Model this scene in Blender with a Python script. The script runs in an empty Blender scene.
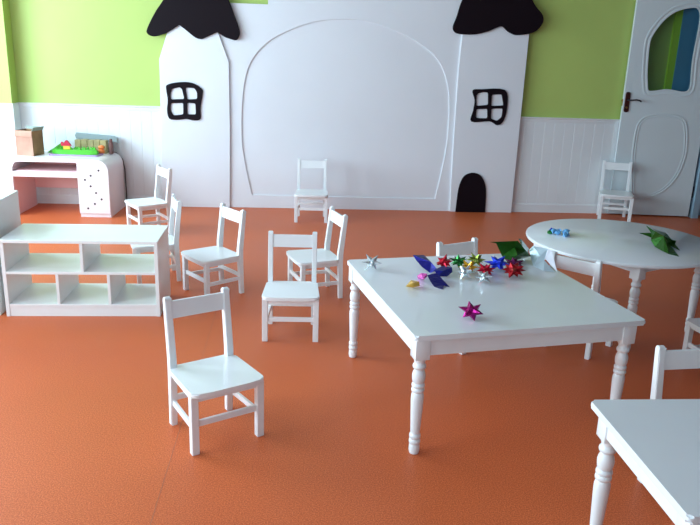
import bpy, bmesh, math, random
from mathutils import Vector, Matrix, Euler
random.seed(7)
S = bpy.context.scene
C = S.collection
D = 6.865            # back wall plane
RAIL = 0.927         # top of the wainscot
CEIL = 2.72
XL, XR, YF = -3.7, 7.6, -1.8

# ------------------------------------------------------------------ materials
def mat(name, col, rough=0.5, metal=0.0, spec=0.5, coat=0.0):
    m = bpy.data.materials.new(name); m.use_nodes = True
    b = m.node_tree.nodes['Principled BSDF']
    b.inputs['Base Color'].default_value = (*col, 1)
    b.inputs['Roughness'].default_value = rough
    b.inputs['Metallic'].default_value = metal
    b.inputs['Specular IOR Level'].default_value = spec
    b.inputs['Coat Weight'].default_value = coat
    return m
def mottle(m, col, scale=3.0, amt=0.06, bump=0.0, bscale=60.0, detail=3.0):
    nt = m.node_tree; b = nt.nodes['Principled BSDF']
    tc = nt.nodes.new('ShaderNodeTexCoord'); n = nt.nodes.new('ShaderNodeTexNoise')
    n.inputs['Scale'].default_value = scale; n.inputs['Detail'].default_value = detail
    nt.links.new(tc.outputs['Object'], n.inputs['Vector'])
    r = nt.nodes.new('ShaderNodeValToRGB')
    r.color_ramp.elements[0].position = .3; r.color_ramp.elements[1].position = .7
    r.color_ramp.elements[0].color = (*[c*(1-amt) for c in col], 1)
    r.color_ramp.elements[1].color = (*[min(1, c*(1+amt)) for c in col], 1)
    nt.links.new(n.outputs['Fac'], r.inputs['Fac']); nt.links.new(r.outputs['Color'], b.inputs['Base Color'])
    if bump:
        n2 = nt.nodes.new('ShaderNodeTexNoise'); n2.inputs['Scale'].default_value = bscale
        nt.links.new(tc.outputs['Object'], n2.inputs['Vector'])
        bp = nt.nodes.new('ShaderNodeBump'); bp.inputs['Strength'].default_value = bump; bp.inputs['Distance'].default_value = .01
        nt.links.new(n2.outputs['Fac'], bp.inputs['Height']); nt.links.new(bp.outputs['Normal'], b.inputs['Normal'])
    return m
GREEN = (.48, .64, .17)
M = {}
M['green'] = mottle(mat('green_paint', GREEN, .6), GREEN, 1.5, .04, .05, 90)
M['green_lit'] = mat('lime_lit_side', (.50, .80, .06), .5)
M['wall_dark'] = mat('slate_blue_paint', (.16, .22, .30), .6)
M['blue'] = mottle(mat('blue_paint', (.13, .36, .58), .5), (.13, .36, .58), 2, .08)
M['wainscot'] = mottle(mat('white_wainscot_paint', (.82, .87, .885), .4), (.82, .87, .885), 2, .02)
M['ceiling'] = mottle(mat('ceiling_paint', (.50, .54, .58), .8), (.50, .54, .58), 2, .02)
M['board'] = mottle(mat('white_board_paint', (.81, .85, .89), .35), (.81, .85, .89), 1.4, .02, .03, 25)
M['groove'] = mat('board_core', (.5, .5, .56), .6)
M['black'] = mat('black_board_paint', (.007, .003, .006), .6, spec=.15)
M['wood'] = mottle(mat('white_lacquered_wood', (.88, .915, .92), .28, coat=.25), (.88, .915, .92), 5, .02, .02, 40)
M['tabletop'] = mottle(mat('white_tabletop_lacquer', (.83, .88, .90), .24, coat=.3), (.83, .88, .90), 3, .02)
M['shelf'] = mottle(mat('white_shelf_paint', (.89, .92, .91), .3), (.89, .92, .91), 4, .02)
M['desk'] = mottle(mat('blush_white_laminate', (.90, .83, .85), .35), (.90, .83, .85), 4, .02)
M['desk_in'] = mat('pink_laminate', (.90, .60, .60), .4)
M['hole'] = mat('dark_hole', (.02, .01, .015), .6)
M['rubber'] = mat('rubber', (.02, .02, .02), .6)
M['door'] = mottle(mat('door_paint', (.66, .74, .76), .32), (.66, .74, .76), 2, .02)
M['handle'] = mat('bronze_handle', (.10, .03, .025), .25, .6)
M['brass'] = mat('brass', (.5, .35, .1), .3, .9)
M['hinge'] = mat('dark_hinge', (.03, .03, .04), .4, .7)
M['card'] = mottle(mat('cardboard', (.50, .28, .20), .75), (.50, .28, .20), 12, .12)
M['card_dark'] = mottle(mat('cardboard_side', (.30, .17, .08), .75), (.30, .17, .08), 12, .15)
M['card_in'] = mat('cardboard_flap', (.30, .36, .32), .7)
M['toy_green'] = mat('toy_green', (.08, .5, .03), .4)
M['toy_yellow'] = mat('toy_yellow', (.85, .62, .06), .4)
M['toy_red'] = mat('toy_red', (.6, .02, .06), .4)
M['toy_orange'] = mat('toy_orange', (.85, .22, .05), .4)
M['toy_tan'] = mottle(mat('toy_tan', (.42, .36, .16), .4), (.42, .36, .16), 14, .25)
M['toy_brown'] = mat('toy_brown', (.16, .07, .06), .5)
M['toy_grey'] = mat('toy_grey', (.28, .36, .36), .45)
M['toy_purple'] = mat('toy_purple', (.45, .30, .55), .5)

# floor: speckled terracotta vinyl laid in sheets
def floor_mat():
    m = mat('speckled_vinyl', (.5, .15, .07), .33, spec=.32); nt = m.node_tree; b = nt.nodes['Principled BSDF']
    tc = nt.nodes.new('ShaderNodeTexCoord')
    n = nt.nodes.new('ShaderNodeTexNoise'); n.inputs['Scale'].default_value = 210; n.inputs['Detail'].default_value = 2
    n2 = nt.nodes.new('ShaderNodeTexNoise'); n2.inputs['Scale'].default_value = 1.6; n2.inputs['Detail'].default_value = 4
    for q in (n, n2): nt.links.new(tc.outputs['Object'], q.inputs['Vector'])
    r = nt.nodes.new('ShaderNodeValToRGB')
    e = r.color_ramp.elements
    e[0].position = .33; e[0].color = (.50, .093, .026, 1)
    e[1].position = .68; e[1].color = (.82, .222, .085, 1)
    k = e.new(.5); k.color = (.68, .142, .040, 1)
    nt.links.new(n.outputs['Fac'], r.inputs['Fac'])
    mx = nt.nodes.new('ShaderNodeMix'); mx.data_type = 'RGBA'; mx.blend_type = 'MULTIPLY'
    mx.inputs['Factor'].default_value = 1
    r2 = nt.nodes.new('ShaderNodeValToRGB'); r2.color_ramp.elements[0].position = .3; r2.color_ramp.elements[1].position = .7
    r2.color_ramp.elements[0].color = (.9, .88, .88, 1); r2.color_ramp.elements[1].color = (1, 1, 1, 1)
    nt.links.new(n2.outputs['Fac'], r2.inputs['Fac'])
    nt.links.new(r.outputs['Color'], mx.inputs['A']); nt.links.new(r2.outputs['Color'], mx.inputs['B'])
    nt.links.new(mx.outputs['Result'], b.inputs['Base Color'])
    rr = nt.nodes.new('ShaderNodeMapRange'); rr.inputs['To Min'].default_value = .36; rr.inputs['To Max'].default_value = .52
    nt.links.new(n2.outputs['Fac'], rr.inputs['Value']); nt.links.new(rr.outputs['Result'], b.inputs['Roughness'])
    return m
M['floor'] = floor_mat()
M['seam'] = mat('vinyl_seam', (.48, .15, .075), .55)
def glass_mat():
    m = bpy.data.materials.new('tinted_pane'); m.use_nodes = True; nt = m.node_tree; nt.nodes.clear()
    o = nt.nodes.new('ShaderNodeOutputMaterial'); mx = nt.nodes.new('ShaderNodeMixShader')
    t = nt.nodes.new('ShaderNodeBsdfTransparent'); t.inputs['Color'].default_value = (.78, .84, .84, 1)
    g = nt.nodes.new('ShaderNodeBsdfGlossy'); g.inputs['Roughness'].default_value = .05
    mx.inputs['Fac'].default_value = .05
    nt.links.new(t.outputs[0], mx.inputs[1]); nt.links.new(g.outputs[0], mx.inputs[2]); nt.links.new(mx.outputs[0], o.inputs[0])
    return m
M['glass'] = glass_mat()
def foil(name, col, rough=.22, metal=.85):
    m = mat(name, col, rough, metal); nt = m.node_tree; b = nt.nodes['Principled BSDF']
    tc = nt.nodes.new('ShaderNodeTexCoord'); n = nt.nodes.new('ShaderNodeTexNoise'); n.inputs['Scale'].default_value = 45
    nt.links.new(tc.outputs['Object'], n.inputs['Vector'])
    bp = nt.nodes.new('ShaderNodeBump'); bp.inputs['Strength'].default_value = .35; bp.inputs['Distance'].default_value = .01
    nt.links.new(n.outputs['Fac'], bp.inputs['Height']); nt.links.new(bp.outputs['Normal'], b.inputs['Normal'])
    return m
F = {k: foil(k+'_foil', *v) for k, v in {
    'blue': ((.007, .007, .19), .3, .6), 'royal': ((.02, .06, .75), .3, .6), 'silver': ((.75, .83, .86), .22, .8),
    'gold': ((.85, .50, .04), .25, .8), 'pink': ((.85, .12, .60), .25, .7), 'red': ((.55, .006, .03), .28, .65),
    'green': ((.02, .20, .04), .28, .7), 'olive': ((.22, .28, .04), .28, .7), 'dark_red': ((.38, .006, .012), .3, .6),
    'maroon': ((.16, .01, .10), .3, .6), 'magenta': ((.38, .006, .19), .25, .7), 'leaf': ((.016, .095, .004), .3, .6),
    'paper': ((.62, .78, .84), .45, .25), 'sky': ((.16, .45, .78), .4, .3)}.items()}

# ------------------------------------------------------------------ mesh helpers
def link(name, bm, m, parent=None, smooth=False, loc=None):
    me = bpy.data.meshes.new(name)
    bmesh.ops.recalc_face_normals(bm, faces=bm.faces)
    bm.to_mesh(me); bm.free()
    ms = m if isinstance(m, (list, tuple)) else [m]
    for q in ms: me.materials.append(q)
    if smooth:
        for p in me.polygons: p.use_smooth = True
    o = bpy.data.objects.new(name, me); C.objects.link(o)
    if parent: o.parent = parent
    if loc: o.location = loc
    return o
def sm(o, ang=35):
    for p in o.data.polygons: p.use_smooth = True
    a = math.radians(ang)
    bm = bmesh.new(); bm.from_mesh(o.data)
    for e in bm.edges: e.smooth = not (len(e.link_faces) == 2 and e.calc_face_angle(0) > a)
    bm.to_mesh(o.data); bm.free()
    return o
def box(bm, lo, hi, bev=0.0, mtx=None, mi=0):
    vs = []
    for z in (lo[2], hi[2]):
        for x, y in ((lo[0], lo[1]), (hi[0], lo[1]), (hi[0], hi[1]), (lo[0], hi[1])):
            v = Vector((x, y, z)); vs.append(bm.verts.new(mtx @ v if mtx else v))
    fs = [bm.faces.new([vs[i] for i in q]) for q in ((3, 2, 1, 0), (4, 5, 6, 7), (0, 1, 5, 4), (1, 2, 6, 5), (2, 3, 7, 6), (3, 0, 4, 7))]
    for f in fs: f.material_index = mi
    if bev:
        es = list({e for f in fs for e in f.edges})
        bmesh.ops.bevel(bm, geom=es, offset=bev, segments=2, affect='EDGES', profile=.5)
def prism(bm, pts, axis, a, b, bev=0.0):
    """extrude the polygon pts (2D) along an axis between a and b"""
    def mk(u, v, w): return {'z': (u, v, w), 'x': (w, u, v), 'y': (u, w, v)}[axis]
    A = [bm.verts.new(mk(u, v, a)) for u, v in pts]; B = [bm.verts.new(mk(u, v, b)) for u, v in pts]
    n = len(pts); fs = [bm.faces.new(A[::-1]), bm.faces.new(B)]
    es = list(fs[0].edges)+list(fs[1].edges)
    for i in range(n): fs.append(bm.faces.new((A[i], A[(i+1) % n], B[(i+1) % n], B[i])))
    if bev: bmesh.ops.bevel(bm, geom=es, offset=bev, segments=2, affect='EDGES')
def lathe(bm, prof, n=24, cx=0, cy=0):
    rings = []
    for r, z in prof:
        rings.append([bm.verts.new((cx+r*math.cos(2*math.pi*i/n), cy+r*math.sin(2*math.pi*i/n), z)) for i in range(n)])
    for a, b in zip(rings, rings[1:]):
        for i in range(n): bm.faces.new((a[i], a[(i+1) % n], b[(i+1) % n], b[i]))
    bm.faces.new(rings[0][::-1]); bm.faces.new(rings[-1])
def tube(bm, pts, r, n=10):
    pts = [Vector(p) for p in pts]; prev = None
    for i, p in enumerate(pts):
        d = (pts[min(i+1, len(pts)-1)]-pts[max(i-1, 0)]).normalized()
        u = d.orthogonal().normalized() if prev is None else (prev-d*prev.dot(d)).normalized()
        prev = u; w = d.cross(u)
        ring = [bm.verts.new(p+(u*math.cos(2*math.pi*k/n)+w*math.sin(2*math.pi*k/n))*r) for k in range(n)]
        if i:
            for k in range(n): bm.faces.new((last[k], last[(k+1) % n], ring[(k+1) % n], ring[k]))
        else: bm.faces.new(ring[::-1])
        last = ring
    bm.faces.new(last)
def rounded(pts, r, seg=4):
    """polygon with rounded corners; r a number or a list"""
    out = []; n = len(pts)
    for i in range(n):
        p = Vector(pts[i]); a = Vector(pts[i-1]); b = Vector(pts[(i+1) % n]); rr = r[i] if isinstance(r, (list, tuple)) else r
        if rr <= 0: out.append(tuple(p)); continue
        u = (a-p).normalized(); v = (b-p).normalized()
        s = p+u*rr; e = p+v*rr
        for k in range(seg+1):
            t = k/seg; q = s*(1-t)**2+p*2*t*(1-t)+e*t*t; out.append(tuple(q))
    return out
def catmull(pts, n=6, closed=True):
    out = []; m = len(pts); P = [Vector(p) for p in pts]
    rng = range(m) if closed else range(m-1)
    for i in rng:
        g = lambda k: P[k % m] if closed else P[max(0, min(m-1, k))]
        a, b, c, d = g(i-1), g(i), g(i+1), g(i+2)
        for k in range(n):
            t = k/n
            out.append(tuple(.5*((2*b)+(c-a)*t+(2*a-5*b+4*c-d)*t*t+(3*b-a-3*c+d)*t**3)))
    if not closed: out.append(tuple(P[-1]))
    return out
def plate(name, loops, yfront, th, m, parent=None, bev=.0):
    """board cut to outline loops given in wall coordinates (x, z), holes allowed"""
    cu = bpy.data.curves.new(name, 'CURVE'); cu.dimensions = '2D'; cu.fill_mode = 'BOTH'
    cu.extrude = th/2-bev; cu.bevel_depth = bev; cu.bevel_resolution = 1
    if bev: cu.offset = -bev
    for l in loops:
        sp = cu.splines.new('POLY'); sp.points.add(len(l)-1)
        for i, (x, z) in enumerate(l): sp.points[i].co = (x, z, 0, 1)
        sp.use_cyclic_u = True
    t = bpy.data.objects.new('tmp', cu); C.objects.link(t)
    dg = bpy.context.evaluated_depsgraph_get(); dg.update()
    me = bpy.data.meshes.new_from_object(t.evaluated_get(dg))
    bpy.data.objects.remove(t); bpy.data.curves.remove(cu)
    for v in me.vertices:
        x, z, w = v.co; v.co = (x, yfront+th/2-w, z)
    me.name = name; me.materials.clear(); me.materials.append(m)
    bm = bmesh.new(); bm.from_mesh(me)
    bmesh.ops.remove_doubles(bm, verts=bm.verts, dist=1e-5); bmesh.ops.recalc_face_normals(bm, faces=bm.faces)
    bm.to_mesh(me); bm.free()
    for p in me.polygons: p.use_smooth = False
    o = bpy.data.objects.new(name, me); C.objects.link(o)
    if parent: o.parent = parent
    return o
def thing(name, label, cat, loc=(0, 0, 0), rz=0, group=None):
    o = bpy.data.objects.new(name, None); C.objects.link(o); o.empty_display_size = .05
    o.location = loc; o.rotation_euler = (0, 0, rz); o['label'] = label; o['category'] = cat
    if group: o['group'] = group
    return o
def tag(o, label, cat, group=None):
    o['label'] = label; o['category'] = cat
    if group: o['group'] = group
    return o
def struct(name, bm, m, parent=None):
    o = link(name, bm, m, parent)
    if not parent: o['kind'] = 'structure'
    return o
def bmx(*a, **k):
    bm = bmesh.new(); box(bm, *a, **k); return bm
def dup(o, parent=None):
    c = o.copy(); C.objects.link(c)
    if parent: c.parent = parent
    for ch in [q for q in bpy.data.objects if q.parent == o]: dup(ch, c)
    return c

# ------------------------------------------------------------------ the room
struct('floor', bmx((XL-.1, YF-.1, -.1), (XR+.1, D+.1, 0)), M['floor'])
bm = bmesh.new()
for x in (-2.28, -.452, 3.9):
    box(bm, (x-.0012, YF, -.001), (x+.0012, D-.01, .0006))
s = link('trim_1', bm, M['seam']); s['kind'] = 'structure'
struct('ceiling', bmx((XL-.1, YF-.1, CEIL), (XR+.1, D+.1, CEIL+.1)), M['ceiling'])
struct('wall_back', bmx((XL-.1, D, 0), (XR+.1, D+.12, CEIL)), M['green'])
FW = (-3.3, -.6); zl, zh = .75, 2.45
bm = bmesh.new()
box(bm, (XL-.1, YF-.12, 0), (FW[0], YF, CEIL)); box(bm, (FW[1], YF-.12, 0), (XR+.1, YF, CEIL))
box(bm, (FW[0], YF-.12, 0), (FW[1], YF, zl)); box(bm, (FW[0], YF-.12, zh), (FW[1], YF, CEIL))
struct('wall_front', bm, M['wall_dark'])
bm = bmesh.new()
for z in (zl, zh-.05): box(bm, (FW[0], YF-.09, z), (FW[1], YF-.04, z+.05))
for k in range(4):
    x = FW[0]+(FW[1]-FW[0]-.05)*k/3; box(bm, (x, YF-.09, zl), (x+.05, YF-.04, zh))
fill_win = struct('window_3', bm, M['wainscot'])  # unseen window, added as fill for faces turned to the camera
link('pane', bmx((FW[0]+.03, YF-.068, zl+.03), (FW[1]-.03, YF-.064, zh-.03)), M['glass'], fill_win)
struct('wall_right', bmx((XR, YF, 0), (XR+.12, D, CEIL)), M['wall_dark'])
# pier in the left corner, green above a white skirt
struct('wall_corner', bmx((XL, D-.16, RAIL), (-2.515, D, CEIL)), M['green'])
struct('trim_2', bmx((XL, D-.172, 0), (-2.505, D, RAIL)), M['wainscot'])
# left wall with two wide windows
WN = [(.3, 2.6), (3.3, 6.1)]
bm = bmesh.new()
ys = [YF, *[v for w in WN for v in w], D]
zl, zh = .75, 2.45
for i in range(0, len(ys), 2): box(bm, (XL-.15, ys[i], 0), (XL, ys[i+1], CEIL))
for a, b in WN:
    box(bm, (XL-.15, a, 0), (XL, b, zl)); box(bm, (XL-.15, a, zh), (XL, b, CEIL))
struct('wall_left', bm, M['green'])
for i, (a, b) in enumerate(WN):
    bm = bmesh.new(); n = 3
    for z in (zl, zh-.05): box(bm, (XL-.10, a, z), (XL-.05, b, z+.05))
    for k in range(n+1):
        y = a+(b-a-.05)*k/n; box(bm, (XL-.10, y, zl), (XL-.05, y+.05, zh))
    w = struct('window_%d' % (i+1), bm, M['wainscot'])
    link('pane', bmx((XL-.078, a+.03, zl+.03), (XL-.074, b-.03, zh-.03)), M['glass_clear'] if 'glass_clear' in M else M['glass'], w)
    link('window_sill', bmx((XL-.15, a-.04, zl-.03), (XL+.06, b+.04, zl)), M['wainscot'], w)

# tongue and groove wainscot
def wainscot(n, x0, x1):
    bm = bmesh.new(); w = .098; x = x0
    while x < x1-.005:
        e = min(x+w, x1)
        g = .003
        prism(bm, [(x, D), (x, D-.0138), (x+g, D-.016), (e-g, D-.016), (e, D-.0138), (e, D)], 'z', .085, RAIL-.035)
        x = e
    o = struct('trim_%d' % n, bm, M['wainscot']); o['kind'] = 'structure'
    bm = bmesh.new()
    prism(bm, [(D, RAIL-.045), (D-.021, RAIL-.045), (D-.024, RAIL-.03), (D-.024, RAIL-.018), (D-.034, RAIL-.012), (D-.036, RAIL), (D, RAIL)], 'x', x0, x1)
    struct('trim_%d' % (n+1), bm, M['wainscot'])
    bm = bmesh.new()
    prism(bm, [(D, 0), (D-.022, 0), (D-.022, .078), (D-.017, .09), (D, .09)], 'x', x0, x1)
    return struct('baseboard_back_%s' % ('left' if n == 3 else 'right'), bm, M['wainscot'])
wainscot(3, -2.505, -1.2)
wainscot(5, 2.08, 3.50)

# ------------------------------------------------------------------ castle cut-out boards on the wall
cw = thing('castle_gate_board', 'wide white cut-out castle wall board with a large arched groove between two towers', 'wall panel', (0, 0, 0))
arch = [(-.416, .123), (-.472, .38), (-.507, .642), (-.504, .935), (-.475, 1.187), (-.411, 1.365), (-.267, 1.526), (-.07, 1.636), (.144, 1.712), (.359, 1.741), (.613, 1.737), (.908, 1.653), (1.135, 1.548), (1.292, 1.42), (1.379, 1.262), (1.422, 1.063), (1.434, .767), (1.414, .5), (1.353, .118)]
arch = catmull(arch, 5, closed=False)
outer = [(-.70, .0), (1.56, .0), (1.56, 2.02), (1.25, 2.02), (1.25, 2.2), (.85, 2.2), (.85, 2.02), (.45, 2.02), (.45, 2.2), (.05, 2.2), (.05, 2.02), (-.267, 2.02), (-.267, 1.846), (-.70, 1.846)]
plate('front_board', [outer, arch], D-.040, .011, M['board'], cw, .0015)
plate('arch_panel', [[(-.68, .01), (1.54, .01), (1.54, 1.82), (-.68, 1.82)]], D-.029, .0285, M['board'], cw)
# left tower
tl = thing('castle_tower', 'white castle tower board left of the arch with a ragged black roof', 'wall panel', (0, 0, 0))
plate('tower_board', [[(-1.253, .0), (-1.247, .404), (-1.234, 1.347), (-1.157, 1.572), (-1.107, 1.74), (-.75, 1.74), (-.706, 1.584), (-.618, 1.344), (-.615, .688), (-.626, .0)]], D-.060, .0195, M['board'], tl, .002)
RL = [(-.56, 1.74), (-.609, 1.867), (-.70, 2.02), (-.83, 2.14), (-.93, 2.17), (-1.03, 2.10), (-1.12, 1.96), (-1.177, 1.846), (-1.247, 1.747), (-1.32, 1.616), (-1.328, 1.562), (-1.267, 1.538), (-1.165, 1.567)]
roofl = catmull(RL, 5, closed=False)+[(-1.046, 1.643)]+[(-.995, 1.607)]+catmull([(-.941, 1.564), (-.895, 1.535), (-.852, 1.530)], 3, False)+[(-.715, 1.594)]+catmull([(-.65, 1.555), (-.613, 1.543), (-.545, 1.532), (-.515, 1.59), (-.53, 1.66)], 4, False)
plate('roof', [roofl], D-.082, .0215, M['black'], tl, .003)
WL = [[(-1.172, 1.124), (-1.069, 1.15), (-.954, 1.149), (-.863, 1.099), (-.858, 1.043), (-.879, .927), (-.881, .83), (-.94, .812), (-1.01, .824), (-1.08, .815), (-1.161, .822), (-1.181, .896), (-1.171, .988), (-1.181, 1.078)],
      [(-1.146, 1.045), (-1.128, 1.091), (-1.058, 1.109), (-1.041, 1.094), (-1.023, 1.003), (-1.143, .996)], [(-1.008, 1.106), (-.928, 1.102), (-.906, 1.064), (-.907, 1.007), (-.997, 1.0)],
      [(-1.144, .961), (-1.033, .969), (-1.036, .865), (-1.125, .853), (-1.149, .896)], [(-.996, .97), (-.924, .967), (-.922, .868), (-.999, .866)]]
def soft(l, r): return rounded(l, r, 3)
plate('window_cutout', [catmull(WL[0], 4)]+[soft(l, .014) for l in WL[1:]], D-.072, .0115, M['black'], tl, .0015)
# right tower
tr = thing('castle_tower', 'white castle tower board right of the arch with an arched black doorway', 'wall panel', (0, 0, 0))
plate('tower_board', [[(1.504, .0), (1.496, .243), (1.489, .742), (1.487, 1.343), (1.498, 1.65), (1.50, 1.82), (2.115, 1.82), (2.119, 1.683), (2.117, .758), (2.116, .0)]], D-.060, .0195, M['board'], tr, .002)
RR = [(1.856, 1.733), (1.90, 1.70), (1.945, 1.676), (2.007, 1.663), (2.148, 1.690), (2.224, 1.764), (2.223, 1.842), (2.133, 1.938), (2.06, 2.07), (1.95, 2.20), (1.80, 2.26), (1.66, 2.20), (1.55, 2.06), (1.471, 1.946), (1.43, 1.80), (1.403, 1.715), (1.422, 1.669), (1.482, 1.653), (1.612, 1.656), (1.729, 1.686), (1.80, 1.718)]
plate('roof', [catmull(RR, 5)], D-.082, .0215, M['black'], tr, .003)
WR = [[(1.633, 1.158), (1.717, 1.172), (1.937, 1.172), (1.975, 1.032), (1.952, .888), (1.894, .845), (1.816, .879), (1.644, .872), (1.653, .975), (1.659, 1.07)],
      [(1.676, 1.129), (1.731, 1.147), (1.78, 1.144), (1.79, 1.031), (1.681, 1.018), (1.674, 1.07)], [(1.818, 1.126), (1.911, 1.131), (1.938, 1.03), (1.821, 1.022)],
      [(1.683, .988), (1.786, .995), (1.794, .907), (1.727, .906), (1.683, .909)], [(1.825, .996), (1.933, 1.002), (1.931, .923), (1.89, .886), (1.829, .904)]]
plate('window_cutout', [catmull(WR[0], 4)]+[soft(l, .014) for l in WR[1:]], D-.072, .0115, M['black'], tr, .0015)
DR = catmull([(1.561, .10), (1.568, .21), (1.587, .30), (1.625, .362), (1.70, .388), (1.773, .365), (1.82, .30), (1.843, .21), (1.849, .10)], 4, False)
plate('doorway_cutout', [[(1.557, .0)]+DR+[(1.852, .0)]], D-.072, .0115, M['black'], tr, .0015)

# ------------------------------------------------------------------ door leaf folded open against the wall
bm = bmesh.new(); box(bm, (3.57, D-.03, 0), (4.7, D, .90)); struct('trim_7', bm, mottle(mat('grey_blue_paint', (.34, .50, .60), .5), (.34, .50, .60), 2, .06))
bm = bmesh.new(); box(bm, (3.57, D-.03, .90), (4.7, D, CEIL)); struct('trim_8', bm, M['blue'])
struct('trim_9', bmx((3.50, D-.022, 0), (3.57, D, CEIL)), M['green_lit'])  # lighter green paints in the light on a pillar's left side
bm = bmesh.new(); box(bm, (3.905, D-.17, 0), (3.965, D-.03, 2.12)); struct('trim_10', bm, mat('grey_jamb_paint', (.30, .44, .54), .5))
DW, DH = .788, 2.06
dr = struct('door_1', bmesh.new(), M['door'])
def dl(pts):  # wall coords -> leaf coords
    return [((x-3.095)*1.006, z) for x, z in pts]
pane = catmull(dl([(3.29, 1.262), (3.268, 1.40), (3.255, 1.62), (3.275, 1.715), (3.352, 1.84), (3.452, 1.925), (3.583, 1.964), (3.66, 1.95), (3.692, 1.84), (3.684, 1.50), (3.70, 1.28), (3.685, 1.22), (3.63, 1.20), (3.49, 1.218), (3.37, 1.20), (3.31, 1.203)]), 4)
def inset(l, d):
    cx = sum(p[0] for p in l)/len(l); cz = sum(p[1] for p in l)/len(l); out = []
    n = len(l)
    for i in range(n):
        a, b = Vector(l[i-1]), Vector(l[(i+1) % n]); t = (b-a).normalized(); nr = Vector((t.y, -t.x))
        p = Vector(l[i])
        if nr.dot(Vector((cx, cz))-p) < 0: nr = -nr
        out.append(tuple(p+nr*d))
    return out
leaf = plate('door_leaf', [[(0, .012), (DW, .012), (DW, DH), (0, DH)], pane], 0, .036, M['door'], dr, .003)
mo = plate('pane_moulding', [inset(pane, -.040), inset(pane, -.024)], -.0045, .0047, M['door'], dr, .002)
plate('pane_bead', [inset(pane, -.006), inset(pane, .010)], -.004, .0042, M['door'], dr, .0015)
plate('glass_pane', [inset(pane, -.001)], .014, .005, M['glass'], dr)
oval = catmull(dl([(3.275, .33), (3.245, .60), (3.245, .84), (3.28, .935), (3.36, .985), (3.50, 1.0), (3.64, .985), (3.715, .92), (3.755, .75), (3.76, .60), (3.72, .42), (3.62, .27), (3.48, .185), (3.36, .165), (3.30, .20)]), 5)
plate('panel_moulding', [oval, inset(oval, .014)], -.0055, .0057, M['door'], dr, .0025)
plate('panel_moulding', [inset(oval, .024), inset(oval, .034)], -.004, .0042, M['door'], dr, .0018)
hp = plate('handle_plate', [rounded([(.012, 1.0), (.058, 1.0), (.058, 1.19), (.012, 1.19)], .022, 4)], -.010, .0102, M['handle'], dr, .003)
bm = bmesh.new(); tube(bm, [(.035, -.006, 1.115), (.035, -.045, 1.115), (.05, -.055, 1.115), (.10, -.056, 1.122), (.135, -.054, 1.116), (.15, -.05, 1.105)], .007, 10)
sm(link('lever_handle', bm, M['hinge'], dr))
bm = bmesh.new(); tube(bm, [(.035, -.004, 1.045), (.035, -.016, 1.045)], .009, 14); link('lock_cylinder', bm, M['brass'], dr)
bm = bmesh.new(); box(bm, (-.005, .008, 1.06), (.002, .028, 1.12)); box(bm, (-.014, .012, 1.10), (-.003, .024, 1.115)); link('latch', bm, M['brass'], dr)
for z in (.20, 1.0, 1.8):
    bm = bmesh.new(); tube(bm, [(DW+.008, .012, z), (DW+.008, .012, z+.11)], .009, 12); box(bm, (DW-.004, .004, z+.005), (DW+.008, .016, z+.105)); link('hinge', bm, M['hinge'], dr)
dr.location = (3.095, D-.062, 0); dr.rotation_euler = (0, 0, -math.radians(6.0))

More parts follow.
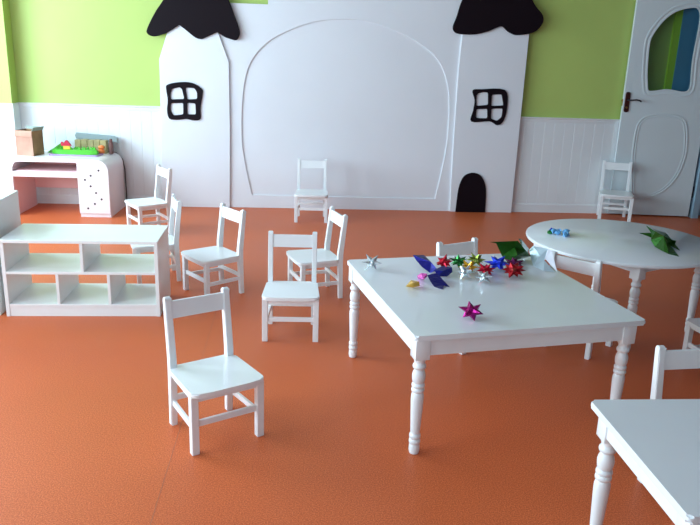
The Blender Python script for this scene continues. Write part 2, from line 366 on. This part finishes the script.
# ------------------------------------------------------------------ chairs
hs, hb, af, ab, yf, yb, yt, sf = .249, .523, .1308, .1177, .1286, .13, .1503, .148
W = M['wood']
def make_chair():
    t = thing('child_chair', '', 'chair')
    th = .018
    # seat: wider at the front, softly rounded, notched round the back posts
    pts = [(-sf+.01, yf+.016), (-.07, yf+.023), (.07, yf+.023), (sf-.01, yf+.016), (sf, yf-.02), (ab+.020, -.09), (ab+.016, -.104), (ab-.014, -.104), (ab-.014, -.131), (-ab+.014, -.131), (-ab+.014, -.104), (-ab-.016, -.104), (-ab-.020, -.09), (-sf, yf-.02)]
    out = rounded(pts, [.018, .0, .0, .018, .0, .004, .004, 0, 0, 0, 0, .004, .004, .0], 4)
    bm = bmesh.new(); prism(bm, out, 'z', hs-th, hs, .004); sm(link('seat', bm, W, t), 40)
    # back posts: foot to seat, then leaning back, rounded top
    for s in (-1, 1):
        prof = [(-yb-.014, 0), (-yb+.012, 0), (-.107, hs-.02), (-.1065, hs+.03), (-yt+.015, hb-.012)]
        cy, cz, r = -yt+.001, hb-.0135, .0135
        prof += [(cy+r*math.cos(a), cz+r*math.sin(a)) for a in [math.pi*k/6 for k in range(0, 7)]]
        prof += [(-.138, hs+.03), (-.137, hs-.02)]
        bm = bmesh.new(); prism(bm, prof, 'x', s*ab-.013, s*ab+.013, .0028); sm(link('back_post', bm, W, t), 40)
        # front leg
        bm = bmesh.new(); box(bm, (s*af-.0145, yf-.026, 0), (s*af+.0145, yf+.001, hs-th), .0025); link('leg', bm, W, t)
        # side rail and side stretcher
        a = Vector((s*(af-.002), yf-.025, 0)); b = Vector((s*ab, -.115, 0)); d = (b-a); L = d.length; ang = math.atan2(d.y, d.x)
        mx = Matrix.Translation(a) @ Matrix.Rotation(ang, 4, 'Z')
        bm = bmesh.new(); box(bm, (0, -.006, hs-th-.024), (L, .006, hs-th), .0015, mx); link('side_rail', bm, W, t)
        b = Vector((s*ab, -.121, 0)); d = (b-a); L = d.length; ang = math.atan2(d.y, d.x)
        mx = Matrix.Translation(a) @ Matrix.Rotation(ang, 4, 'Z')
        bm = bmesh.new(); box(bm, (0, -.0065, .088), (L, .0065, .110), .002, mx); link('side_stretcher', bm, W, t)
    bm = bmesh.new(); box(bm, (-af+.012, yf-.016, hs-th-.024), (af-.012, yf-.004, hs-th), .0015); link('front_rail', bm, W, t)
    bm = bmesh.new(); box(bm, (-af+.012, yf-.019, .108), (af-.012, yf-.006, .132), .002); link('front_stretcher', bm, W, t)
    bm = bmesh.new(); box(bm, (-ab+.010, -.126, .108), (ab-.010, -.113, .130), .002); link('rear_stretcher', bm, W, t)
    bm = bmesh.new(); box(bm, (-ab+.010, -.128, hs-th-.026), (ab-.010, -.116, hs-th), .0015); link('rear_rail', bm, W, t)
    # top rail, leaning with the posts
    bm = bmesh.new(); lean = math.atan2(yt-.122, hb-hs-.03)
    mx = Matrix.Translation((0, -.1385, .437)) @ Matrix.Rotation(lean, 4, 'X')
    box(bm, (-ab+.010, -.007, 0), (ab-.010, .007, .068), .002, mx); link('top_rail', bm, W, t)
    return t
G = "small white children's chairs"
chairs = [
 (-.310, 2.606, 3.6665, 'small white wooden chair standing alone nearest the camera on open orange floor'),
 (-.0165, 3.6506, 3.1154, 'small white chair facing the camera squarely in mid floor, left of the square table'),
 (.1221, 4.305, 1.8655, 'small white chair turned to the left, partly behind the mid-floor chair facing the camera'),
 (-.508, 4.322, 2.207, 'small white chair right of the open shelf, angled toward the left'),
 (-1.193, 5.83, 2.1323, 'small white chair just right of the blush-white computer desk'),
 (-.9131, 4.6119, 1.8668, 'small white chair tucked behind the open shelf, only its back showing above it'),
 (.1409, 6.3602, 3.106, 'small white chair with its back to the arched castle board'),
 (3.058, 6.612, 2.8462, 'small white chair against the foot of the open door'),
 (.9316, 3.537, 3.6028, 'small white chair behind the square table, only the top of its back showing'),
 (1.5135, 3.494, -.7762, 'small white chair between the square and round tables, its seat under the round one'),
 (1.409, 2.1031, 3.2338, 'small white chair pushed behind the cropped table in the lower right corner'),
 (2.1091, 3.1171, 1.7173, 'small white chair cut by the right edge of the photo, before the round table'),
]
proto = make_chair()
for i, (x, y, a, lab) in enumerate(chairs):
    o = proto if i == 0 else dup(proto)
    o.location = (x, y, 0); o.rotation_euler = (0, 0, a); o['label'] = lab; o.scale = [(1.035 if i in (0, 7) else 1.012)]*3

# ------------------------------------------------------------------ tables
TH = .5
def leg_mesh(parent, x, y, rz=0, top=TH-.02):
    bm = bmesh.new()
    mx = Matrix.Translation((x, y, 0)) @ Matrix.Rotation(rz, 4, 'Z')
    box(bm, (-.0285, -.0285, .398), (.0285, .0285, top), .002, mx)
    # chamfered shoulder under the block
    prof = [(.012, 0), (.020, .003), (.023, .016), (.0225, .034), (.020, .042), (.0235, .047), (.0245, .054), (.0235, .061), (.020, .064),
            (.0235, .069), (.0245, .076), (.0235, .083), (.0195, .088), (.0205, .10), (.0225, .14), (.0250, .19), (.0268, .235), (.0262, .252), (.0225, .262), (.0215, .265),
            (.0265, .270), (.0275, .276), (.0265, .282), (.0225, .286), (.0265, .291), (.0275, .297), (.0262, .303), (.0215, .307),
            (.0255, .315), (.0272, .328), (.0278, .340), (.0255, .353), (.0210, .364), (.0205, .369), (.0265, .374), (.0280, .381), (.0265, .388), (.0225, .392), (.0215, .400), (.0250, .410), (.0268, .419)]
    prof = [(r*.92, z if z < .20 else .20+(z-.20)*(.400-.20)/(.419-.20)) for r, z in prof]
    lathe(bm, prof, 24, x, y)
    return sm(link('leg', bm, W, parent), 40)
def square_table(name, label, loc, rz, w, d, i=.039, ir=.060):
    t = thing(name, label, 'table', loc, rz)
    out = rounded([(-w/2, -d/2), (w/2, -d/2), (w/2, d/2), (-w/2, d/2)], .012, 4)
    bm = bmesh.new(); prism(bm, out, 'z', TH-.021, TH, .006); sm(link('tabletop', bm, M['tabletop'], t), 40)
    for sx in (-1, 1):
        for sy in (-1, 1): leg_mesh(t, (w/2-ir if sx > 0 else -w/2+i-.002), sy*(d/2-i))
    for sy in (-1, 1):
        y = sy*(d/2-i+.014); link('apron', bmx((-w/2+i+.024, y-.009, .414), (w/2-ir-.026, y+.009, TH-.0205), .0015), W, t)
        x = w/2-ir+.014 if sy > 0 else -w/2+i-.016; link('apron', bmx((x-.009, -d/2+i+.026, .414), (x+.009, d/2-i-.026, TH-.0205), .0015), W, t)
    return t
square_table('square_table', 'white square low table with turned legs and a pile of foil stars on top', (.8182, 2.9620, 0), .1862, .964, .994)
w3, d3 = .95, .565
square_table('rectangular_table', 'white low table with turned legs, cropped by the lower right corner of the photo', (.889+w3/2, 1.896-d3/2+.003, 0), .006, w3, d3, .052)
t = thing('round_table', 'white round low table with turned legs near the open door', 'table', (1.844, 3.852, 0), 0)
bm = bmesh.new(); R = .523
lathe(bm, [(R-.012, TH-.022), (R-.003, TH-.019), (R, TH-.012), (R-.002, TH-.004), (R-.008, TH)], 96); sm(link('tabletop', bm, M['tabletop'], t), 40)
LA = [math.radians(a) for a in (-101, -23, 79, 157)]; lr = .432
lp = [(lr*math.cos(a), lr*math.sin(a)) for a in LA]
for (x, y) in lp: leg_mesh(t, x, y, math.radians(28), top=TH-.021)
for i in range(4):
    a, b = Vector(lp[i]), Vector(lp[(i+1) % 4]); d = b-a; L = d.length
    mx = Matrix.Translation((a.x, a.y, 0)) @ Matrix.Rotation(math.atan2(d.y, d.x), 4, 'Z')
    link('apron', bmx((.024, -.009, .428), (L-.024, .009, TH-.0215), .0015, mx), W, t)

# ------------------------------------------------------------------ open shelves
def shelf(label, loc, rz, w, d, h, rows, name='open_shelf'):
    """rows: list of (z_bottom, z_top, [divider x])"""
    t = thing(name, label, 'shelf', loc, rz)
    e = .020; bv = .0015
    link('side_panel', bmx((0, 0, 0), (e, d, h-.018), bv), M['shelf'], t)
    link('side_panel', bmx((w-e, 0, 0), (w, d, h-.018), bv), M['shelf'], t)
    link('top_panel', bmx((-.002, -.004, h-.018), (w+.002, d+.001, h), .0025), M['shelf'], t)
    link('plinth', bmx((e, .004, 0), (w-e, .020, rows[0][0]-.014), bv), M['shelf'], t)
    for i, (a, b, dv) in enumerate(rows):
        link('shelf_board', bmx((e, .001, a-.015), (w-e, d-.002, a), .001), M['shelf'], t)
        for x in dv: link('divider', bmx((x-.008, .002, a), (x+.008, d-.003, b), .001), M['shelf'], t)
    return t
shelf('low white open shelf with two upper and three lower cubbies', (-1.5893, 3.8666, 0), .0148, .8358, .3795, .4398,
      [(.072, .245, [.286, .562]), (.260, .4218, [.425])])
shelf('taller white shelf unit cropped by the left edge, beside the low open shelf', (-2.467, 3.868, 0), .0148, .84, .435, .622,
      [(.072, .245, [.29, .56]), (.260, .43, [.42]), (.445, .604, [.29, .56])])

# ------------------------------------------------------------------ desk
dk = thing('computer_desk', 'blush-white computer desk with a rounded dotted pedestal against the back wall', 'desk', (-2.458, 6.315, 0), -.028)
dw, dd, dh = .846, .50, .5064
px = .586
# pedestal: closed column with rounded upper right corner
r = .10
arc = [(dw-r+r*math.sin(a), dh-r+r*math.cos(a)) for a in [math.pi/2*k/8 for k in range(9)]]
bm = bmesh.new(); prism(bm, [(px, 0)]+[(px, dh-.031)]+[(px+.012, dh-.031)]+[(px+.012, dh)]+arc+[(dw, 0)], 'y', .012, dd, .002)
pd = sm(link('pedestal', bm, M['desk'], dk), 40)
bm = bmesh.new(); prism(bm, [(px-.004, .035)]+[(px-.004, dh-.002)]+arc[:-1]+[(dw, dh-r)]+[(dw, .035)], 'y', 0, .012, .002); fd = sm(link('pedestal_front', bm, M['desk'], dk), 40)
for x, z in [(-1.7127, .4148), (-1.7821, .3684), (-1.833, .3311), (-1.7883, .2769), (-1.7459, .2186), (-1.7019, .1637), (-1.762, .1218), (-1.8222, .0811)]:
    bm = bmesh.new(); tube(bm, [(x+2.478, -.0012, z), (x+2.478, .004, z)], .0088, 16); link('hole', bm, M['hole'], fd)
# left side, top, gap shelf, keyboard shelf, back panel
r2 = .05
la = [(r2-r2*math.cos(a), dh-r2+r2*math.sin(a)) for a in [math.pi/2*k/6 for k in range(7)]]
bm = bmesh.new(); prism(bm, [(0, 0)]+la+[(px+.012, dh), (px+.012, dh-.030), (.085, dh-.030), (.055, dh-.042), (.036, dh-.085), (.036, 0)], 'y', 0, dd, .002)
sm(link('top_and_side', bm, M['desk'], dk), 40)
link('keyboard_shelf', bmx((.036, .0, .345), (px-.004, .40, .392), .003), M['desk'], dk)
link('side_lining', bmx((.0362, .02, .0), (.0400, dd-.03, .348)), M['desk_in'], dk)
link('back_panel', bmx((.040, dd-.03, .165), (px, dd-.014, .470)), M['desk_in'], dk)
link('shelf_lining', bmx((.060, .03, .392), (px-.006, .39, .396)), M['desk_in'], dk)
bm = bmesh.new(); tube(bm, [(dw+.012, dd+.006, .0055), (dw+.014, dd+.006, .10), (dw+.010, dd+.006, .35), (dw-.004, dd+.006, .44), (dw-.06, dd+.006, .50), (dw-.14, dd+.004, .512)], .005, 8)
cab = sm(link('cable', bm, M['rubber'])); cab.location = dk.location; cab.rotation_euler = dk.rotation_euler
tag(cab, 'dark cable running down behind the right end of the computer desk', 'cable')

# cardboard box on the desk
DZ = .5068
cb = thing('cardboard_box', 'open brown cardboard box on the left end of the computer desk', 'box', (-2.425, 6.465, DZ), -.30)
def card(name, lo, hi, m, p=cb, mx=None): return link(name, bmx(lo, hi, .0, mx), m, p)
bw, bd, bh = .165, .15, .215
card('front_side', (0, 0, 0), (bw, .004, bh), M['card']); card('left_side', (0, .004, 0), (.004, bd, bh), M['card_dark'])
card('right_side', (bw-.004, .004, 0), (bw, bd, bh), M['card_dark']); card('rear_side', (.004, bd-.004, 0), (bw-.004, bd, bh), M['card_dark'])
card('bottom', (.004, .004, 0), (bw-.004, bd-.004, .004), M['card_dark'])
card('front_flap', (0, -.003, 0), (bw, 0, .05), M['card'], cb, Matrix.Translation((0, 0, bh)) @ Matrix.Rotation(math.radians(170), 4, 'X'))
card('rear_flap', (0, 0, 0), (bw, .003, .025), M['card_in'], cb, Matrix.Translation((0, bd, bh)) @ Matrix.Rotation(math.radians(-10), 4, 'X'))
card('side_flap', (0, 0, 0), (.003, bd, .035), M['card_in'], cb, Matrix.Translation((bw, 0, bh)) @ Matrix.Rotation(math.radians(28), 4, 'Y'))

# toys on the desk
bm = bmesh.new(); prism(bm, rounded([(-2.17, 6.49), (-1.74, 6.465), (-1.715, 6.59), (-1.88, 6.66), (-2.12, 6.66)], .02, 3), 'z', DZ, DZ+.012, .002)
tag(link('play_mat', bm, M['toy_purple']), 'flat pale purple tray under the toys on the desk', 'tray')
Z2 = DZ+.012
bm = bmesh.new(); random.seed(3)
ring = [(-2.16, 6.56), (-2.10, 6.50), (-1.99, 6.49), (-1.87, 6.485), (-1.75, 6.49), (-1.76, 6.54), (-1.88, 6.59), (-2.05, 6.61)]
prism(bm, catmull(ring, 2), 'z', Z2, Z2+.040, .006)
for k in range(16):
    x = -2.11+.022*k+random.uniform(-.005, .005); y = 6.54+random.uniform(-.015, .03)
    bmesh.ops.create_cone(bm, cap_ends=True, segments=5, radius1=.016, radius2=.002, depth=.03, matrix=Matrix.Translation((x, y, Z2+.050)) @ Euler((random.uniform(-.5, .5), random.uniform(-.5, .5), 0)).to_matrix().to_4x4())
tag(link('green_play_base', bm, M['toy_green']), 'bright green plastic toy lawn in the middle of the desk', 'toy')
bm = bmesh.new(); prism(bm, [(-2.235, DZ), (-2.06, DZ), (-2.05, DZ+.090), (-2.10, DZ+.092)], 'y', 6.665, 6.69, .002)
tag(link('toy_hedge', bm, M['toy_green']), 'green wedge-shaped toy hedge next to the cardboard box', 'toy')
th_ = thing('toy_house', 'tiny toy house with yellow walls and a dark red roof on the toy lawn', 'toy', (-2.015, 6.533, Z2+.0405), .1)
link('wall', bmx((-.028, -.022, 0), (.028, .004, .034), .002), M['toy_yellow'], th_)
bm = bmesh.new(); prism(bm, [(-.040, .032), (.040, .032), (.012, .075), (-.004, .08)], 'y', -.027, .006, .002); link('roof', bm, M['toy_red'], th_)
link('chimney', bmx((-.046, -.016, .030), (-.030, .004, .064), .002), M['toy_red'], th_)
tb = thing('block_pack', 'clear-topped pack of tan wooden blocks behind the toy lawn', 'toy', (-1.99, 6.675, DZ), -.02)
for i in range(5):
    link('block', bmx((i*.056, 0, 0), (i*.056+.054, .07, .118+.004*(i % 2)), .004), M['toy_tan'], tb)
bm = bmesh.new(); prism(bm, [(0, DZ+.10), (.33, DZ+.085), (.37, DZ+.07), (.37, DZ+.115), (.335, DZ+.13), (0, DZ+.155), (-.01, DZ+.13)], 'y', 6.762, 6.80, .006)
bm2 = bm; box(bm2, (.03, 6.765, DZ-.016), (.06, 6.795, DZ+.11)); box(bm2, (.29, 6.765, DZ-.016), (.32, 6.795, DZ+.09))
gb = link('grey_toy_rack', bm2, M['toy_grey'], loc=(-2.0, 0, .016)); tag(gb, 'long grey plastic bar rack standing behind the other desk toys', 'rack')
bm = bmesh.new(); bmesh.ops.create_icosphere(bm, subdivisions=2, radius=.026, matrix=Matrix.Translation((-1.745, 6.615, DZ+.026)) @ Matrix.Diagonal((1.3, .9, 1, 1)))
bmesh.ops.create_icosphere(bm, subdivisions=2, radius=.020, matrix=Matrix.Translation((-1.74, 6.615, DZ+.064)) @ Matrix.Diagonal((1.5, .9, 1, 1)))
tag(sm(link('orange_toy_figure', bm, M['toy_orange'])), 'rounded orange toy figure at the right of the block pack', 'toy')
bm = bmesh.new(); box(bm, (-1.685, 6.64, DZ), (-1.65, 6.69, DZ+.105), .01); box(bm, (-1.68, 6.65, DZ+.10), (-1.655, 6.68, DZ+.135), .008)
tag(link('brown_toy_bear', bm, M['toy_brown']), 'dark brown toy at the right end of the desk top', 'toy')

# ------------------------------------------------------------------ foil stars and folded shapes
def star(name, col, label, x, y, R, r0=.34, seed=0, z=TH, group=None, sq=.8, cat='foil star', base=None):
    rnd = random.Random(seed); bm = bmesh.new()
    bmesh.ops.create_icosphere(bm, subdivisions=2, radius=1.0)
    ico = bmesh.new(); bmesh.ops.create_icosphere(ico, subdivisions=1, radius=1.0); tips = [v.co.copy() for v in ico.verts]; ico.free()
    rot = Euler((rnd.uniform(0, 3), rnd.uniform(0, 3), rnd.uniform(0, 3))).to_matrix()
    for v in bm.verts:
        k = any((v.co-t).length < .02 for t in tips)
        f = rnd.uniform(.82, 1.05) if k else r0*rnd.uniform(.9, 1.1)
        v.co = rot @ (v.co*f*R)
        v.co.z *= sq
    zm = min(v.co.z for v in bm.verts)
    o = link(name, bm, F[col]); o.location = (x, y, z-zm*.98+.0004)
    return tag(o, label, cat, group)
GS = 'folded foil stars on the tables'
star('foil_star', 'silver', 'silver foil star alone at the far left corner of the square table', 0.356, 3.198, 0.058, .38, 1, group=GS)
star('foil_star', 'magenta', 'magenta foil star alone near the front middle of the square table', 0.682, 2.570, 0.056, .46, 4, group=GS)
star('foil_star', 'red', 'red foil star behind the dark blue ribbon shapes', 0.700, 3.212, 0.049, .46, 5, group=GS)
star('foil_star', 'green', 'dark green foil star at the back of the pile', 0.776, 3.240, 0.056, .38, 6, group=GS, sq=.7)
star('foil_star', 'olive', 'olive green foil star at the back right of the pile', 0.866, 3.267, 0.060, .38, 7, group=GS, sq=.7)
star('foil_star', 'gold', 'gold foil star in the middle of the pile', 0.806, 3.160, 0.052, .40, 8, group=GS, sq=.75)
star('foil_star', 'red', 'red foil star right of the gold one in the pile', 0.882, 3.135, 0.052, .42, 9, group=GS, sq=.7)
star('foil_star', 'silver', 'silver foil star in front of the gold star', 0.772, 3.075, 0.051, .44, 10, group=GS)
star('foil_star', 'silver', 'silver-white foil star at the front of the pile, right of its silver twin', 0.842, 3.020, 0.053, .42, 11, group=GS, sq=.6)
star('foil_star', 'royal', 'bright blue foil star at the right of the pile', 0.957, 3.212, 0.071, .42, 12, group=GS, sq=.62)
star('foil_star', 'dark_red', 'dark red foil star nearest the right side of the pile', 1.005, 3.105, 0.070, .46, 13, group=GS, sq=.62)
star('foil_star', 'maroon', 'dark maroon foil star just under the big green folded shape', 1.050, 3.250, 0.062, .40, 14, group=GS, sq=.5)
def folded(name, col, label, verts, faces, th=.0012, cat='folded foil'):
    c = Vector((sum(v[0] for v in verts)/len(verts), sum(v[1] for v in verts)/len(verts), TH))
    bm = bmesh.new(); vs = [bm.verts.new(Vector(v)-c) for v in verts]
    for f in faces: bm.faces.new([vs[i] for i in f])
    bmesh.ops.recalc_face_normals(bm, faces=bm.faces)
    bmesh.ops.solidify(bm, geom=bm.faces[:], thickness=th)
    zm = min(v.co.z for v in bm.verts)
    if zm < .0003:
        for v in bm.verts: v.co.z += .0003-zm
    o = link(name, bm, F[col]); o.location = c
    return tag(o, label, cat)
folded('foil_ribbon', 'blue', 'dark blue foil strip rising at the far left of the pile', [(.56, 3.268, .555), (.617, 3.288, .55), (.633, 3.187, .545), (.653, 3.11, .53), (.623, 3.143, .505), (.592, 3.188, .52), (.573, 3.252, .535)],
       [(0, 1, 2, 6), (6, 2, 5), (2, 3, 4, 5)])
folded('foil_ribbon', 'blue', 'dark blue foil strip with a forked end pointing to the camera', [(.594, 3.063, .52), (.639, 3.063, .53), (.655, 2.998, .518), (.674, 2.943, .504), (.652, 2.957, .506), (.637, 2.914, .502), (.608, 2.957, .501), (.599, 3.007, .51)],
       [(0, 1, 2, 7), (7, 2, 4, 6), (2, 3, 4), (4, 5, 6)])
folded('foil_ribbon', 'blue', 'short dark blue foil fold touching the red star', [(.634, 3.109, .53), (.676, 3.141, .54), (.716, 3.11, .545), (.721, 3.114, .52), (.695, 3.101, .502), (.653, 3.1, .502), (.669, 3.079, .535)],
       [(0, 1, 6), (1, 2, 6), (2, 3, 6), (3, 4, 6), (4, 5, 6), (5, 0, 6)])
folded('foil_fold', 'gold', 'small gold foil fold at the left end of the pile', [(.481, 2.95, .502), (.505, 2.956, .53), (.534, 2.921, .535), (.546, 2.956, .503), (.513, 2.94, .501), (.504, 2.899, .535)],
       [(0, 1, 5), (1, 2, 5), (2, 3, 5), (3, 4, 5), (4, 0, 5)])
folded('foil_fold', 'pink', 'small pink foil fold between the gold fold and dark blue strips', [(.546, 3.047, .52), (.56, 3.028, .54), (.583, 3.006, .545), (.583, 3.002, .53), (.579, 3.048, .501), (.554, 3.062, .501), (.562, 2.975, .530)],
       [(0, 1, 6), (1, 2, 6), (2, 3, 6), (3, 4, 6), (4, 5, 6), (5, 0, 6)])
folded('foil_fish', 'leaf', 'large folded green foil shape at the back right of the square table', [(.954, 3.362, .6), (.985, 3.363, .595), (1.084, 3.332, .615), (1.135, 3.35, .56), (1.181, 3.402, .52), (1.127, 3.404, .503), (1.049, 3.346, .501), (1.02, 3.36, .53), (1.073, 3.285, .555), (1.072, 3.340, .58)],
       [(0, 2, 9, 1), (1, 9, 8, 7), (7, 8, 6), (9, 2, 3), (9, 3, 8), (8, 3, 4), (8, 4, 5), (8, 5, 6)])
folded('paper_strip', 'silver', 'thin silvery paper strip leaning on the green folded shape', [(1.095, 3.365, .620), (1.115, 3.375, .612), (1.160, 3.385, .563), (1.172, 3.43, .520), (1.160, 3.445, .502), (1.148, 3.43, .54)],
       [(0, 1, 5), (1, 2, 5), (2, 3, 4), (2, 4, 5)])
fp = folded('folded_paper', 'paper', 'pale blue-white folded paper at the back right corner of the square table', [(1.169, 3.406, .55), (1.182, 3.391, .575), (1.24, 3.338, .575), (1.212, 3.298, .53), (1.234, 3.195, .501), (1.185, 3.209, .501), (1.158, 3.29, .501), (1.169, 3.365, .52), (1.196, 3.316, .545)],
       [(0, 1, 8), (1, 2, 8), (2, 3, 8), (3, 4, 5), (3, 5, 6, 8), (8, 6, 7), (0, 8, 7)])
fl = folded('white_flap', 'silver', '', [(1.24, 3.334, .577), (1.252, 3.318, .572), (1.241, 3.183, .503), (1.217, 3.290, .535), (1.211, 3.310, .525)], [(0, 1, 3), (0, 3, 4), (1, 2, 3)])
del fl['category']; fl['label'] = 'white triangular flap'; fl.data.materials.clear(); fl.data.materials.append(mat('white_paper', (.85, .85, .92), .5))
fl.location = fl.location-fp.location; fl.parent = fp
folded('foil_bird', 'leaf', 'spiky green folded foil on the right half of the round table', [(1.966, 3.883, .53), (2.009, 3.822, .52), (2.018, 3.847, .54), (2.011, 3.904, .57), (2.018, 3.80, .56), (2.056, 3.904, .55), (2.076, 3.791, .555), (2.063, 3.693, .54), (2.064, 3.653, .545), (2.078, 3.684, .52), (2.074, 3.615, .502), (2.043, 3.658, .515), (2.007, 3.498, .501), (1.976, 3.545, .501), (1.968, 3.584, .501), (1.968, 3.685, .501), (1.958, 3.725, .53), (2.005, 3.68, .565)],
       [(0, 2, 1), (2, 3, 4), (1, 2, 4, 16), (4, 5, 6, 17), (17, 6, 7), (7, 8, 9), (17, 7, 9, 11), (9, 10, 11), (4, 17, 16), (16, 17, 15), (17, 11, 13), (17, 13, 14), (13, 11, 12), (17, 14, 15)])
# crumpled blue bundle on the round table
bt = thing('blue_foil_bundle', 'crumpled light blue foil bundle on the left half of the round table', 'foil bundle', (1.52, 3.935, TH), 0)
for i in range(9):
    rnd = random.Random(40+i); bm = bmesh.new(); bmesh.ops.create_icosphere(bm, subdivisions=1, radius=.019)
    for v in bm.verts: v.co *= rnd.uniform(.6, 1.45); v.co.z *= .75
    zm = min(v.co.z for v in bm.verts)
    o = link('foil_piece', bm, F[['sky', 'sky', 'sky', 'royal', 'sky', 'green', 'sky', 'sky', 'sky'][i]], bt)
    a = i/9*2*math.pi; o.location = (.062*math.cos(a)*(1 if i % 2 else .5), .055*math.sin(a)*(1 if i % 2 else .5)-.020*math.cos(a), -zm+.0005)

# ------------------------------------------------------------------ light: daylight through the left windows and an added fill window behind the camera
w = bpy.data.worlds.new('sky'); S.world = w; w.use_nodes = True
w.node_tree.nodes['Background'].inputs[0].default_value = (.65, .83, 1, 1); w.node_tree.nodes['Background'].inputs[1].default_value = 1.0
def area(name, loc, rot, sx, sy, e, col=(.65, .84, 1)):
    l = bpy.data.lights.new(name, 'AREA'); l.shape = 'RECTANGLE'; l.size = sx; l.size_y = sy; l.energy = e; l.color = col
    o = bpy.data.objects.new(name, l); C.objects.link(o); o.location = loc; o.rotation_euler = rot
    return o
P2 = math.pi/2
for i, (a, b) in enumerate(WN):
    area('window_and_fill_light', (XL-.04, (a+b)/2, (zl+zh)/2), (0, -P2, 0), zh-zl, b-a, (128, 200)[i])

area('window_and_fill_light', ((FW[0]+FW[1])/2, YF-.03, (zl+zh)/2), (P2, 0, 0), FW[1]-FW[0], zh-zl, 50)  # fill lamp in the added window behind the camera

# ------------------------------------------------------------------ camera
f, pitch, roll, h, yaw = 720.1489, .2865, .035, 1.4795, .0796
cy_, sy_, cp, sp, cr, sr = math.cos(yaw), math.sin(yaw), math.cos(pitch), math.sin(pitch), math.cos(roll), math.sin(roll)
rt = Vector((cy_, -sy_, 0)); up = Vector((sy_*sp, cy_*sp, cp)); fw = Vector((sy_*cp, cy_*cp, -sp))
R_ = rt*cr+up*sr; U_ = up*cr-rt*sr
cam = bpy.data.cameras.new('camera'); cam.sensor_width = 36; cam.lens = f/700*36; cam.clip_start = .05
co = bpy.data.objects.new('camera', cam); C.objects.link(co)
mt = Matrix((R_, U_, -fw)).transposed().to_4x4(); mt.translation = Vector((0, 0, h)); co.matrix_world = mt
S.camera = co
S.view_settings.view_transform = 'Standard'; S.view_settings.look = 'None'; S.view_settings.gamma = 1; S.view_settings.exposure = 0.14
